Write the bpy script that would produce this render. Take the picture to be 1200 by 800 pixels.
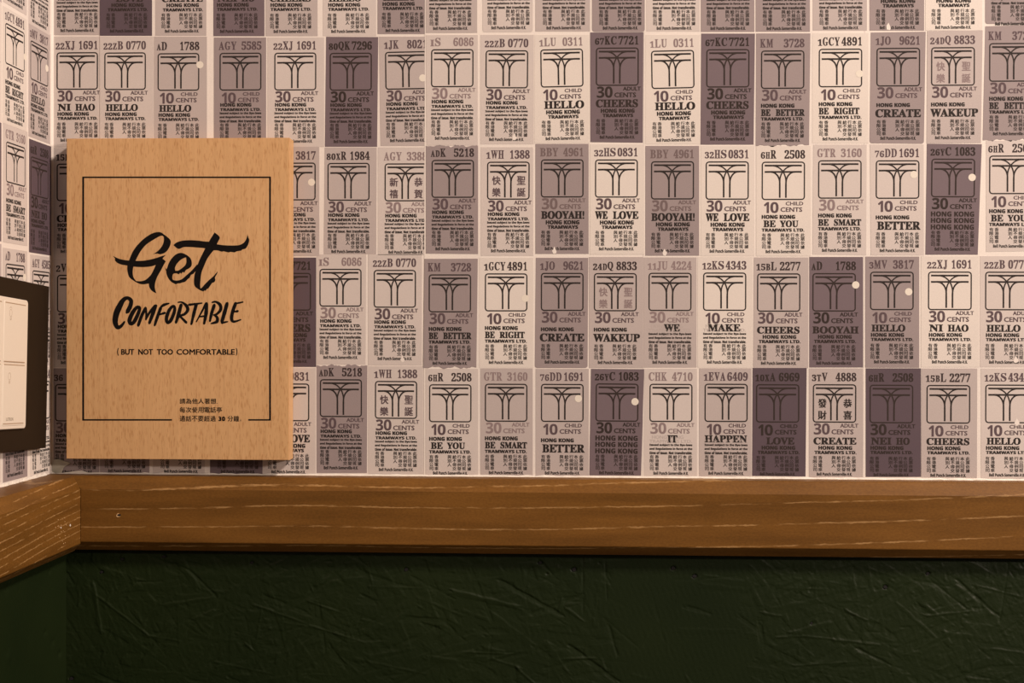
import bpy, bmesh, math, random
import numpy as np
from mathutils import Matrix, Vector

random.seed(7)
rng = np.random.default_rng(11)
for o in list(bpy.data.objects): bpy.data.objects.remove(o)
SC = bpy.context.scene
COL = SC.collection

# ------------------------------------------------------------------ camera
S = 0.0006            # metres per wall unit (one unit = about a pixel on the back wall)
Z0 = 1.05             # height of the chair rail's top above the floor
F, YAW, PIT, ROL, CX, CY, CZ = 1511.8, -0.0422655, -0.0043397, 0.0026118, 620.534, -1531.936, 167.327
def cam_axes():
    cy, sy, cp, sp = math.cos(YAW), math.sin(YAW), math.cos(PIT), math.sin(PIT)
    fw = np.array([sy*cp, cy*cp, sp]); rt = np.array([cy, -sy, 0.]); up = np.cross(rt, fw)
    c, s = math.cos(ROL), math.sin(ROL)
    return c*rt+s*up, -s*rt+c*up, fw
AX, AU, AF = cam_axes()
cd = bpy.data.cameras.new('camera'); cam = bpy.data.objects.new('camera', cd); COL.objects.link(cam)
cd.sensor_fit = 'HORIZONTAL'; cd.sensor_width = 36; cd.lens = F/1200*36; cd.clip_start = .01
cam.matrix_world = Matrix(((AX[0], AU[0], -AF[0], CX*S), (AX[1], AU[1], -AF[1], CY*S), (AX[2], AU[2], -AF[2], CZ*S+Z0), (0, 0, 0, 1)))
SC.camera = cam

# ------------------------------------------------------------------ light
w = bpy.data.worlds.new('world'); SC.world = w; w.use_nodes = True
w.node_tree.nodes['Background'].inputs[0].default_value = (1.0, .80, .66, 1)
w.node_tree.nodes['Background'].inputs[1].default_value = .075
def area(name, loc, target, size, power, col):
    d = bpy.data.lights.new(name, 'AREA'); d.shape = 'DISK'; d.size = size; d.energy = power; d.color = col
    o = bpy.data.objects.new(name, d); COL.objects.link(o); o.location = loc
    o.rotation_euler = (Vector(target)-Vector(loc)).to_track_quat('-Z', 'Y').to_euler()
    return o
area('lamp_key', (2.15, -1.3, 1.66), (.35, 0, 1.2), .14, 22.5, (1.0, .805, .685))
area('lamp_overhead', (1.55, -1.0, 2.45), (.35, 0, 1.15), .26, 41, (1.0, .805, .685))
SC.view_settings.view_transform = 'Standard'; SC.view_settings.look = 'None'
SC.view_settings.gamma = 1; SC.view_settings.use_curve_mapping = False
SC.view_settings.exposure = 0

# ------------------------------------------------------------------ pixel -> plane helpers (photo measured at 1200x800)
def ray(px, py): return AF*F + AX*(px-600) + AU*(400-py)
CAMU = np.array([CX, CY, CZ])
def onY(px, py, Y=0.):
    d = ray(px, py); t = (Y-CY)/d[1]; p = CAMU+t*d; return p[0], p[2]
def onX(px, py, X=0.):
    d = ray(px, py); t = (X-CX)/d[0]; p = CAMU+t*d; return p[1], p[2]

# ------------------------------------------------------------------ materials
def newmat(name):
    m = bpy.data.materials.new(name); m.use_nodes = True
    return m, m.node_tree.nodes, m.node_tree.links, m.node_tree.nodes['Principled BSDF']
def tex(N, L, scale, sc=(1, 1, 1), detail=3, rough=.5):
    tc = N.new('ShaderNodeTexCoord'); mp = N.new('ShaderNodeMapping'); mp.inputs['Scale'].default_value = sc
    n = N.new('ShaderNodeTexNoise'); n.inputs['Scale'].default_value = scale; n.inputs['Detail'].default_value = detail
    n.inputs['Roughness'].default_value = rough
    L.new(tc.outputs['Object'], mp.inputs[0]); L.new(mp.outputs[0], n.inputs['Vector']); return n, mp
def ramp(N, L, src, a, b, ca, cb):
    r = N.new('ShaderNodeValToRGB'); r.color_ramp.elements[0].position = a; r.color_ramp.elements[1].position = b
    r.color_ramp.elements[0].color = (*ca, 1); r.color_ramp.elements[1].color = (*cb, 1); L.new(src, r.inputs[0]); return r
def bump(N, L, B, src, st, dist):
    b = N.new('ShaderNodeBump'); b.inputs['Strength'].default_value = st; b.inputs['Distance'].default_value = dist
    L.new(src, b.inputs['Height']); L.new(b.outputs[0], B.inputs['Normal']); return b
def simple(name, col, rough=.5, var=.06, scale=900, bmp=0, spec=.5, metal=0):
    m, N, L, B = newmat(name)
    n, _ = tex(N, L, scale)
    r = ramp(N, L, n.outputs[0], .3, .7, [c*(1-var) for c in col], [min(1, c*(1+var)) for c in col])
    L.new(r.outputs[0], B.inputs['Base Color']); B.inputs['Roughness'].default_value = rough
    B.inputs['Specular IOR Level'].default_value = spec; B.inputs['Metallic'].default_value = metal
    if bmp: bump(N, L, B, n.outputs[0], .4, bmp)
    return m
def paper(name, col):
    m, N, L, B = newmat(name)
    n, _ = tex(N, L, 1500, detail=4, rough=.7); n2, _ = tex(N, L, 14, detail=3)
    r = ramp(N, L, n.outputs[0], .25, .75, [c*.93 for c in col], [min(1, c*1.06) for c in col])
    r2 = ramp(N, L, n2.outputs[0], .3, .7, (.95, .95, .95), (1.03, 1.02, 1.0))
    mx = N.new('ShaderNodeMixRGB'); mx.blend_type = 'MULTIPLY'; mx.inputs[0].default_value = 1
    L.new(r.outputs[0], mx.inputs[1]); L.new(r2.outputs[0], mx.inputs[2]); L.new(mx.outputs[0], B.inputs['Base Color'])
    B.inputs['Roughness'].default_value = .62; B.inputs['Specular IOR Level'].default_value = .3
    bump(N, L, B, n.outputs[0], .25, .0001)
    return m
PAPER = {
 'bg': paper('paper_ground', (.82, .765, .715)),
 'c': paper('paper_cream', (.735, .68, .63)),
 'l': paper('paper_light', (.63, .57, .54)),
 'lm': paper('paper_light_mid', (.50, .44, .425)),
 'm': paper('paper_mid', (.325, .272, .275)),
 'd': paper('paper_dark', (.175, .134, .152)),
 'dd': paper('paper_plum', (.108, .078, .096)),
 'hole': paper('paper_hole', (.80, .75, .66)),
}
def ink(name, col, spk=.5):
    m, N, L, B = newmat(name)
    n, _ = tex(N, L, 2600, detail=2, rough=.7)
    r = ramp(N, L, n.outputs[0], .52, .72, col, [c+(.30-c)*spk for c in col])
    L.new(r.outputs[0], B.inputs['Base Color']); B.inputs['Roughness'].default_value = .7
    B.inputs['Specular IOR Level'].default_value = .2
    return m
INK = {'k': ink('ink_black', (.022, .016, .014), .28), 'p': ink('ink_purple', (.105, .070, .078), .45),
       'f2': ink('ink_faded_grey', (.17, .125, .125), .3), 'f': ink('ink_faded', (.27, .205, .205), .4), 'g': ink('ink_ghost', (.48, .42, .40), .3),
       'dk': ink('ink_on_dark', (.036, .025, .022), .10), 'sf': ink('ink_stamp', (.045, .03, .03), .3)}

# wood ------------------------------------------------------------------
def beech():
    m, N, L, B = newmat('beech_veneer')
    n, _ = tex(N, L, 1, (1250, 1250, 190), detail=2, rough=.5)
    n3, _ = tex(N, L, 1, (500, 500, 22), detail=4)
    n4, _ = tex(N, L, 1, (14, 14, 3), detail=2)
    r = ramp(N, L, n3.outputs[0], .3, .72, (.625, .375, .175), (.70, .435, .21))
    fl = ramp(N, L, n.outputs[0], .30, .46, (.80, .70, .60), (1, 1, 1))
    r4 = ramp(N, L, n4.outputs[0], .3, .7, (.93, .91, .88), (1.0, 1.0, 1.0))
    a = N.new('ShaderNodeMixRGB'); a.blend_type = 'MULTIPLY'; a.inputs[0].default_value = 1
    b = N.new('ShaderNodeMixRGB'); b.blend_type = 'MULTIPLY'; b.inputs[0].default_value = 1
    L.new(r.outputs[0], a.inputs[1]); L.new(fl.outputs[0], a.inputs[2]); L.new(a.outputs[0], b.inputs[1]); L.new(r4.outputs[0], b.inputs[2])
    L.new(b.outputs[0], B.inputs['Base Color']); B.inputs['Roughness'].default_value = .45
    B.inputs['Specular IOR Level'].default_value = .35
    bump(N, L, B, n.outputs[0], .15, .00015)
    return m
def oak(name, axis, period, tilt, warp):
    """varnished rail: orange brown with broken pale open-grain streaks running along the piece"""
    m, N, L, B = newmat(name)
    tc = N.new('ShaderNodeTexCoord'); sp = N.new('ShaderNodeSeparateXYZ'); L.new(tc.outputs['Object'], sp.inputs[0])
    def mth(op, a, b=None, c=None):
        k = N.new('ShaderNodeMath'); k.operation = op
        for i, v in enumerate((a, b, c)):
            if v is None: continue
            if isinstance(v, (int, float)): k.inputs[i].default_value = v
            else: L.new(v, k.inputs[i])
        return k.outputs[0]
    al = sp.outputs[axis]
    sc = (2.2, 30, 6) if axis == 0 else (30, 4.0, 6)
    n, _ = tex(N, L, 1, sc, detail=2, rough=.4)
    sc2 = (160, 300, 700) if axis == 0 else (300, 160, 700)
    n2, _ = tex(N, L, 1, sc2, detail=4, rough=.7)
    cross = mth('ADD', sp.outputs[2], mth('MULTIPLY', al, tilt))
    if axis == 0: cross = mth('SUBTRACT', cross, mth('MULTIPLY', mth('MULTIPLY', al, al), .05))
    cross = mth('ADD', cross, mth('MULTIPLY', n.outputs[0], warp))
    cross = mth('ADD', cross, mth('MULTIPLY', n2.outputs[0], .0022))
    ph = mth('FRACT', mth('MULTIPLY', cross, 1/period))
    d = mth('ABSOLUTE', mth('SUBTRACT', ph, .5))
    wl = .040 if axis == 0 else .085
    line = mth('SUBTRACT', 1.0, mth('MINIMUM', 1.0, mth('MULTIPLY', mth('POWER', mth('DIVIDE', d, wl), 3.0), 1.0)))
    sc3 = (70, 200, 350) if axis == 0 else (200, 85, 350)
    n3, _ = tex(N, L, 1, sc3, detail=3)
    rr = N.new('ShaderNodeMapRange'); rr.inputs[1].default_value = .38; rr.inputs[2].default_value = .58; L.new(n3.outputs[0], rr.inputs[0])
    brk = mth('MULTIPLY', line, rr.outputs[0])
    n4, _ = tex(N, L, 1, (12, 40, 130) if axis == 0 else (40, 12, 130), detail=4)
    base = ramp(N, L, n4.outputs[0], .3, .72, (.132, .058, .0100), (.198, .089, .0165))
    n5, _ = tex(N, L, 1, (500, 500, 900), detail=2)
    gr = ramp(N, L, n5.outputs[0], .35, .65, (.88, .86, .84), (1.06, 1.06, 1.06))
    g = N.new('ShaderNodeMixRGB'); g.blend_type = 'MULTIPLY'; g.inputs[0].default_value = 1
    L.new(base.outputs[0], g.inputs[1]); L.new(gr.outputs[0], g.inputs[2])
    x = N.new('ShaderNodeMixRGB'); L.new(mth('MULTIPLY', brk, .5), x.inputs[0]); L.new(g.outputs[0], x.inputs[1])
    x.inputs[2].default_value = (.56, .34, .14, 1)
    L.new(x.outputs[0], B.inputs['Base Color']); B.inputs['Roughness'].default_value = .46
    B.inputs['Specular IOR Level'].default_value = .27
    bump(N, L, B, mth('SUBTRACT', mth('MULTIPLY', n2.outputs[0], .3), mth('MULTIPLY', brk, .5)), .25, .0003)
    return m
M_BEECH = beech()
M_RAIL = oak('rail_oak_long', 0, .0135, .012, .030)
M_RAIL2 = oak('rail_oak_short', 1, .0048, -.05, .012)
M_INKB = ink('engraved_black', (.007, .0055, .005), .05)
M_INKB.node_tree.nodes['Principled BSDF'].inputs['Specular IOR Level'].default_value = .06
def green():
    m, N, L, B = newmat('green_gloss_paint')
    n, _ = tex(N, L, 500, detail=4, rough=.65); n2, _ = tex(N, L, 9, detail=3)
    r = ramp(N, L, n2.outputs[0], .3, .7, (.0076, .0142, .0036), (.0114, .0194, .0050))
    L.new(r.outputs[0], B.inputs['Base Color']); B.inputs['Roughness'].default_value = .46
    B.inputs['Specular IOR Level'].default_value = .24
    bump(N, L, B, n.outputs[0], .35, .0004)
    return m
M_GREEN = green()
M_BLACKPL = simple('bronze_black_plate', (.0165, .0100, .0052), .55, .08, 2500, .00004, .2)
M_CREAMPL = simple('cream_switch_plastic', (.80, .73, .62), .38, .02, 2000, .00002)
M_GROOVE = simple('groove_shade_and_print', (.42, .30, .20), .8)  # brown for printed lamp symbols; on raised strips it paints the grooves' shade
M_SEAL = simple('sealant_cream', (.82, .78, .70), .45, .05, 300, .0003)
M_PATCH = simple('glue_residue', (.42, .40, .33), .7, .25, 90, .0005)
M_WALL = simple('plaster', (.7, .66, .6), .8)
M_FLOOR = simple('dark_floor', (.09, .06, .04), .6)
M_HOLE = simple('hole_shade_black', (.004, .003, .003), .9)  # black colour standing in for the shade inside nail and pin holes
M_SPLINT = simple('splintered_wood', (.75, .5, .25), .8, .3, 2000)

# ------------------------------------------------------------------ mesh helpers
def link(name, me, mat=None, parent=None):
    o = bpy.data.objects.new(name, me); COL.objects.link(o)
    if mat is not None and me is not None and not me.materials: me.materials.append(mat)
    if parent is not None: o.parent = parent
    return o
def from_py(name, V, Fc):
    me = bpy.data.meshes.new(name); me.from_pydata([tuple(v) for v in V], [], Fc); me.update(); return me
def prism_xz(name, pts, y0, y1):
    """closed outline pts (x,z) extruded from y0 (front, lower) to y1"""
    n = len(pts)
    ar = sum(pts[i][0]*pts[(i+1) % n][1]-pts[(i+1) % n][0]*pts[i][1] for i in range(n))
    if ar < 0: pts = pts[::-1]
    V = [(x, y0, z) for x, z in pts]+[(x, y1, z) for x, z in pts]
    Fc = [tuple(range(n)), tuple(range(2*n-1, n-1, -1))]+[(i, i+n, (i+1) % n+n, (i+1) % n) for i in range(n)]
    return from_py(name, V, Fc)
def box_me(name, a, b, bev=0, seg=2):
    bm = bmesh.new(); bmesh.ops.create_cube(bm, size=1)
    for v in bm.verts: v.co = [(a[i]+b[i])/2+v.co[i]*(b[i]-a[i]) for i in range(3)]
    if bev: bmesh.ops.bevel(bm, geom=bm.edges[:], offset=bev, segments=seg, profile=.5, affect='EDGES')
    me = bpy.data.meshes.new(name); bm.to_mesh(me); bm.free(); return me

# text -> flat filled mesh, cached, in a unit box
_tc = {}
def serif(s):
    r = ''
    for ch in s:
        if 'A' <= ch <= 'Z': r += chr(0x1D400+ord(ch)-65)
        elif 'a' <= ch <= 'z': r += chr(0x1D41A+ord(ch)-97)
        elif '0' <= ch <= '9': r += chr(0x1D7CE+ord(ch)-48)
        else: r += ch
    return r
def sans(s):
    """upright bold sans capitals, small letters and digits"""
    r = ''
    for ch in s:
        if 'A' <= ch <= 'Z': r += chr(0x1D5D4+ord(ch)-65)
        elif 'a' <= ch <= 'z': r += chr(0x1D5EE+ord(ch)-97)
        elif '0' <= ch <= '9': r += chr(0x1D7EC+ord(ch)-48)
        else: r += ch
    return r
def glyphs(s, off):
    k = (s, off)
    if k in _tc: return _tc[k]
    c = bpy.data.curves.new('t', 'FONT'); c.body = s; c.offset = off; c.resolution_u = 2
    o = bpy.data.objects.new('t', c); COL.objects.link(o); bpy.context.view_layer.update()
    me = bpy.data.meshes.new_from_object(o.evaluated_get(bpy.context.evaluated_depsgraph_get()))
    n = len(me.vertices); co = np.empty(n*3); me.vertices.foreach_get('co', co); co = co.reshape(-1, 3)[:, :2]
    fs = [tuple(p.vertices) for p in me.polygons]
    mn, mxx = co.min(0), co.max(0); co = (co-mn)/(mxx-mn)
    bpy.data.objects.remove(o); bpy.data.curves.remove(c); bpy.data.meshes.remove(me)
    _tc[k] = (co, fs); return _tc[k]
class Print:
    """flat print in ticket units (x right, y down), built as one mesh"""
    def __init__(s): s.V = []; s.F = []; s.L = []; s.lay = 0
    def add(s, co, fs):
        b = len(s.V); s.V += [tuple(c) for c in co]; s.F += [tuple(i+b for i in f) for f in fs]
        s.L += [s.lay]*len(co); s.lay = (s.lay+1) % 6; return s
    def text(s, t, x0, x1, y0, y1, off=0.):
        """off: boldness, as a share of the height; the glyph is struck four times, a hair apart, each ink film on the last"""
        co, fs = glyphs(t, 0.); d = off*(y1-y0)*.85
        x0 += d; x1 -= d; y0 += d*.6; y1 -= d*.6
        base = np.stack([x0+co[:, 0]*(x1-x0), y1-co[:, 1]*(y1-y0)], 1)
        if d <= 0: return s.add(base, fs)
        for dx, dy in ((-d, -d*.6), (d, -d*.6), (-d, d*.6), (d, d*.6)): s.add(base+np.array([dx, dy]), fs)
        return s
    def quad(s, x0, y0, x1, y1): return s.add([(x0, y1), (x1, y1), (x1, y0), (x0, y0)], [(0, 1, 2, 3)])
    def line(s, pts, w, closed=False):
        P = np.array(pts, float); n = len(P)
        W = np.full(n, w, float) if np.isscalar(w) else np.array(w, float)
        if closed: T = np.roll(P, -1, 0)-np.roll(P, 1, 0)
        else: T = np.gradient(P, axis=0)
        T /= np.linalg.norm(T, axis=1)[:, None]+1e-9; Nn = np.stack([-T[:, 1], T[:, 0]], 1)
        A = P+Nn*W[:, None]/2; Bq = P-Nn*W[:, None]/2
        m = n if closed else n-1
        return s.add(np.concatenate([A, Bq]), [(i, (i+1) % n, (i+1) % n+n, i+n) for i in range(m)])
    def mesh(s, name, sc=S, y=0.):
        return from_py(name, [(a*sc, y-l*4e-6, -b*sc) for (a, b), l in zip(s.V, s.L)], s.F)

# ------------------------------------------------------------------ ticket printing parts (units relative to the emblem's top left)
def rrect(x0, y0, x1, y1, r, n=4):
    P = []
    for cx, cy, a0 in ((x1-r, y0+r, -90), (x1-r, y1-r, 0), (x0+r, y1-r, 90), (x0+r, y0+r, 180)):
        for i in range(n+1):
            a = math.radians(a0+90*i/n); P.append((cx+r*math.cos(a), cy+r*math.sin(a)))
    return P
def jit(P, a): return [(x+random.uniform(-a, a), y+random.uniform(-a, a)) for x, y in P]
def emblem():
    p = Print()
    P = rrect(.6, .6, 49.8, 44.4, 3.2)
    p.line(P, 1.5, True)
    for y in (4.6, 12.0): p.line(jit([(3.4+i*43.4/12, y) for i in range(13)], .08), 2.05)
    cx = 24.7
    for s_ in (-1, 1):
        A = [(cx+s_*(12.6-16.2*math.sin(math.radians(a))), 4.7+18.5*(1-math.cos(math.radians(a)))) for a in range(0, 91, 9)]
        A += [(cx-s_*3.6, 23.2+i*3.2) for i in range(1, 7)]
        p.line(jit(A, .05), [1.6]*11+[1.95]*6)
        Bq = [(cx+s_*(13.8-10.2*math.sin(math.radians(a))), 12.1+13.*(1-math.cos(math.radians(a)))) for a in range(0, 91, 10)]
        p.line(jit(Bq, .05), 1.85)
    # small filled spandrels where tracks meet, as on the print
    return p.mesh('tram_emblem')
CJ = ['有限公司', '香港電車', None, '與別人', '給不得交', '行規例發', '本公司現', '此票依據']
CJX = [2.8, 8.9, 0, 24.4, 30.4, 36.1, 41.6, 48.0]
def chinese():
    p = Print()
    for x, s_ in zip(CJX, CJ):
        if not s_: continue
        for i, ch in enumerate(s_): p.text(ch, x-2.4, x+2.4, 84.1+i*4.68, 84.1+i*4.68+4.35, .03)
    return p.mesh('chinese_text')
def imprint(): return Print().text(sans('Bell Punch-Somerville-H.K.'), 4.8, 46, 103.6, 107.6, .03).mesh('imprint_line')
def conditions():
    p = Print()
    for t, y in (('Issued subject to the Bye-laws', 70.7), ('and Regulations in force at the', 75.3), ('time of issue. Not transferable.', 79.8)):
        p.text(sans(t), 0, 50.5, y, y+3.5, .05)
    return p.mesh('conditions_text')
def ghost(): return Print().text('HONG KONG', 3, 40, 61, 65, .02).text('TRAMWAYS LTD.', 0, 50, 66, 69.6, .02).mesh('ghost_print')
def fare(kind):
    p = Print()
    if kind == 30: p.text(sans('3'), 1.2, 10, 45.8, 59.2, .012).text(sans('0'), 10.6, 19.8, 45.8, 59.2, .012).text('ADULT', 32, 53, 46.2, 50.8, .05).text('CENTS', 21.8, 47.4, 53, 58.7, .05)
    else: p.text(sans('1'), 2.6, 8.6, 47.4, 60.4, .012).text(sans('0'), 10.2, 19.8, 47.4, 60.4, .012).text('CHILD', 28, 48.6, 47, 51.4, .05).text('CENTS', 22, 47.4, 53.6, 59, .05)
    return p.mesh('fare_%d' % kind)
def company(k):
    p = Print(); B_ = .075
    if k == 'A': p.text(sans('HONG KONG'), .8, 38.5, 60, 64.4, B_).text(sans('TRAMWAYS LTD.'), .6, 49.8, 66, 69.7, B_)
    if k == 'B': p.text(sans('HONG KONG'), 1, 39.5, 71.8, 76.4, B_).text(sans('TRAMWAYS LTD.'), 1, 50.2, 77.5, 81.3, B_)
    if k == 'BC': p.text(sans('HONG KONG'), 6.6, 46, 72.4, 77, B_).text(sans('TRAMWAYS LTD.'), 2, 51, 78.2, 82.2, B_)
    if k == 'C': p.text(sans('HONG KONG'), 5.8, 45.8, 72, 77, B_).text(sans('TRAMWAYS'), 8, 44.2, 78, 82.2, B_)
    if k == 'D': p.text(sans('HONG KONG'), 0, 39.2, 62.5, 67.3, B_).text(sans('TRAMWAYS LTD.'), 0, 50, 78.4, 82.4, B_)
    if k == 'E': p.text(sans('HONG KONG'), 0, 39, 64.5, 69.2, B_)
    if k == 'F':
        for y in (61.6, 69.1, 76.8): p.text(sans('HONG KONG'), 0, 50, y, y+6.1, .05)
    return p.mesh('company_name_'+k)
GX = {'HELLO': (1.7, 41), 'NI HAO': (1.5, 47), 'CHEERS': (0, 49.8), 'NEI HO': (1.7, 46.7), 'HAPPEN': (0, 50), 'LOVE': (12, 45),
      'IT': (21, 33), 'WE': (18, 37), 'MAKE': (5.5, 44), 'CREATE': (.8, 51), 'BETTER': (1.5, 52), 'WAKEUP': (-.8, 54.5), 'BE YOU': (2, 43),
      'BE SMART': (0, 50.3), 'BE BETTER': (0, 51.2), 'BE RIGHT': (0, 47.5), 'BOOYAH!': (.3, 51.5), 'WE LOVE': (0, 51.5), 'BOOYAH': (0, 54)}
def greeting(g, k):
    x0, x1 = GX[g]; y0, y1 = {'B': (61.9, 70.4), 'BC': (62.4, 71), 'C': (61, 70.6), 'D': (69, 77), 'E': (71.6, 81.4), 'G': (60.6, 69.4)}[k]
    if k == 'C' and g == 'HELLO': x0, x1 = 3.5, 51
    if k == 'E' and g == 'CREATE': x0, x1 = -1.2, 51.8
    p = Print(); ws = g.split(' '); n = sum(len(a) for a in ws)
    if len(ws) == 1: p.text(serif(g), x0, x1, y0, y1, .05)
    else:
        gap = (x1-x0)*.115; per = (x1-x0-gap)/n; xa = x0
        for a in ws:
            p.text(serif(a), xa, xa+per*len(a), y0, y1, .05); xa += per*len(a)+gap
    return p.mesh('greeting_'+g.replace(' ', '_'))
def serial(sp):
    pre, num = sp; p = Print(); x = -1.2
    nb = sum(1 for c in pre if c.isupper()); ns = len(pre)-nb
    wb = min(7.4, (26.2-ns*5.7)/max(1, nb))
    for ch in pre:
        if ch.isupper():
            wd = {'J': 5.2, 'I': 3.5, 'M': 8.4, 'W': 8.6}.get(ch, wb); 
            p.text(serif(ch), x, x+wd-.6, -13.6, -2.6 if ch in 'QJ' else -3.6, .025); x += wd
        else:
            p.text(serif(ch.upper()), x, x+5.1, -11.4, -3.6, .035); x += 5.7
    x = 51.-len(num)*6.15
    for ch in num:
        p.text(serif(ch), x+(.9 if ch == '1' else 0), x+5.75-(.7 if ch == '1' else 0), -13.7, -3.5, .03); x += 6.15
    return p.mesh('serial_'+pre+num)
def seal(sp):
    l, r_ = sp; p = Print()
    for s_, x in ((l, 11.5), (r_, 41)):
        for i, ch in enumerate(s_): p.text(ch, x-5.6, x+4.6, 17+i*14, 27.6+i*14, .035)
    return p.mesh('seal_'+l)
_pm = {}
def pm(fn, *a):
    k = (fn.__name__,)+a
    if k not in _pm: _pm[k] = fn(*a)
    return _pm[k]
def disc(name, r, n=20):
    return from_py(name, [(r*math.cos(2*math.pi*i/n), 0, r*math.sin(2*math.pi*i/n)) for i in range(n)], [tuple(range(n))])
def withmat(me, mt):
    """linked copy of the print mesh for one ink (meshes are shared per ink)"""
    k = ('mat', me.name, mt.name)
    if k not in _pm:
        c = me.copy(); c.materials.clear(); c.materials.append(mt); _pm[k] = c
    return _pm[k]

# ------------------------------------------------------------------ the setting
def struct(o, label=None):
    o['kind'] = 'structure'
    if label: o['label'] = label
    return o
XR = 1400; ZT = 900; ZB = -1.05/S
wall_back = struct(link('wall_back', box_me('wall_back', (-.03, .0006, 0), (XR*S, .03, Z0+ZT*S)), M_WALL), 'back wall papered with rows of old tram tickets')
wall_left = struct(link('wall_left', box_me('wall_left', (-.03, -1.0, 0), (-.0006, 0, Z0+ZT*S)), M_WALL), 'left wall papered with rows of old tram tickets')
floor = struct(link('floor', box_me('floor', (-.03, -1.6, -.02), (XR*S, .03, 0)), M_FLOOR), 'dark floor')

# wallpaper sheets, lapped: every next sheet lies a paper's thickness higher
def W(p): return (p[0]*S, p[1]*S+Z0)
LV = {'A': 0.0, 'B': .00022, 'C': .00044, 'D': .00044, 'E': .00044}      # how far each sheet's face stands out
T_SHEET = .0006
def sheet(name, x0, x1, lv, parent=wall_back):
    pts = [(x0*S, Z0-.006)]
    n = 60
    pts += [(x1*S, Z0-.006)]+[((x1)*S, Z0+ZT*S)]+[(x0*S, Z0+ZT*S)]
    return link('wallpaper_sheet', prism_xz('wallpaper_sheet', pts, -lv, .0006), PAPER['bg'], parent)
XS = [0.9, onY(117, 200)[0], onY(497.5, 200)[0], onY(754, 200)[0], onY(1012, 300)[0], XR]
for i, k in enumerate('ABCDE'):
    sheet(k, XS[i]+(.12 if i > 2 else 0), XS[i+1]+(3 if i in (0, 1) else -.12), LV[k])
me = box_me('wallpaper_left', (-.0006, -1.0, Z0-.006), (0, -.0005, Z0+ZT*S)); link('wallpaper_sheet', me, PAPER['bg'], wall_left)
# soft bend of the paper in the corner
bm = bmesh.new(); R_ = 3.2*S; rows = []
for zz in (Z0-.002, Z0+ZT*S):
    rows.append([bm.verts.new((R_-R_*math.cos(a), -R_+R_*math.sin(a), zz)) for a in [math.radians(9*i) for i in range(11)]])
for i in range(10): bm.faces.new((rows[0][i], rows[0][i+1], rows[1][i+1], rows[1][i]))
for v in bm.verts: v.co += Vector((.00002, -.00002, 0))
me = bpy.data.meshes.new('corner_fold'); bm.to_mesh(me); bm.free()
for p in me.polygons: p.use_smooth = True
cf = link('wallpaper_corner_fold', me, PAPER['bg'], wall_back); cf['label'] = 'cream paper folded round the corner'

# ------------------------------------------------------------------ tickets
SHADE = {'c': 'cream', 'l': 'pale', 'lm': 'light grey', 'm': 'mid grey', 'd': 'dark purple grey', 'dd': 'dark plum'}
def outline(c, torn_top, torn_bottom, rb):
    """c = corners TL TR BR BL (x, y down units rel. to emblem)"""
    (tl, tr, br, bl) = c; P = []
    def edge(a, b, n, torn, amp):
        q = []
        ph = random.random()*6
        for i in range(n):
            t = i/n; x = a[0]+(b[0]-a[0])*t; y = a[1]+(b[1]-a[1])*t
            if torn: y += amp*(.5*math.sin(t*17+ph)+.35*math.sin(t*41+ph*2)+random.uniform(-.35, .35))*math.sin(math.pi*min(1, max(0, t)))**.3
            q.append((x, y))
        return q
    P += edge(tl, tr, 34 if torn_top else 1, torn_top, 1.7)
    P.append(tr)
    if rb:
        r = 3
        P += [(br[0], br[1]-r)]+[(br[0]-r+r*math.cos(math.radians(a)), br[1]-r+r*math.sin(math.radians(a))) for a in (20, 45, 70)]+[(br[0]-r, br[1])]
        P += [(bl[0]+r, bl[1])]+[(bl[0]+r-r*math.sin(math.radians(a)), bl[1]-r+r*math.cos(math.radians(a))) for a in (20, 45, 70)]+[(bl[0], bl[1]-r)]
    else:
        P += edge(br, bl, 34 if torn_bottom else 1, torn_bottom, 1.9); P.append(bl)
    return P
TICKETS = 0; USED = {}
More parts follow.
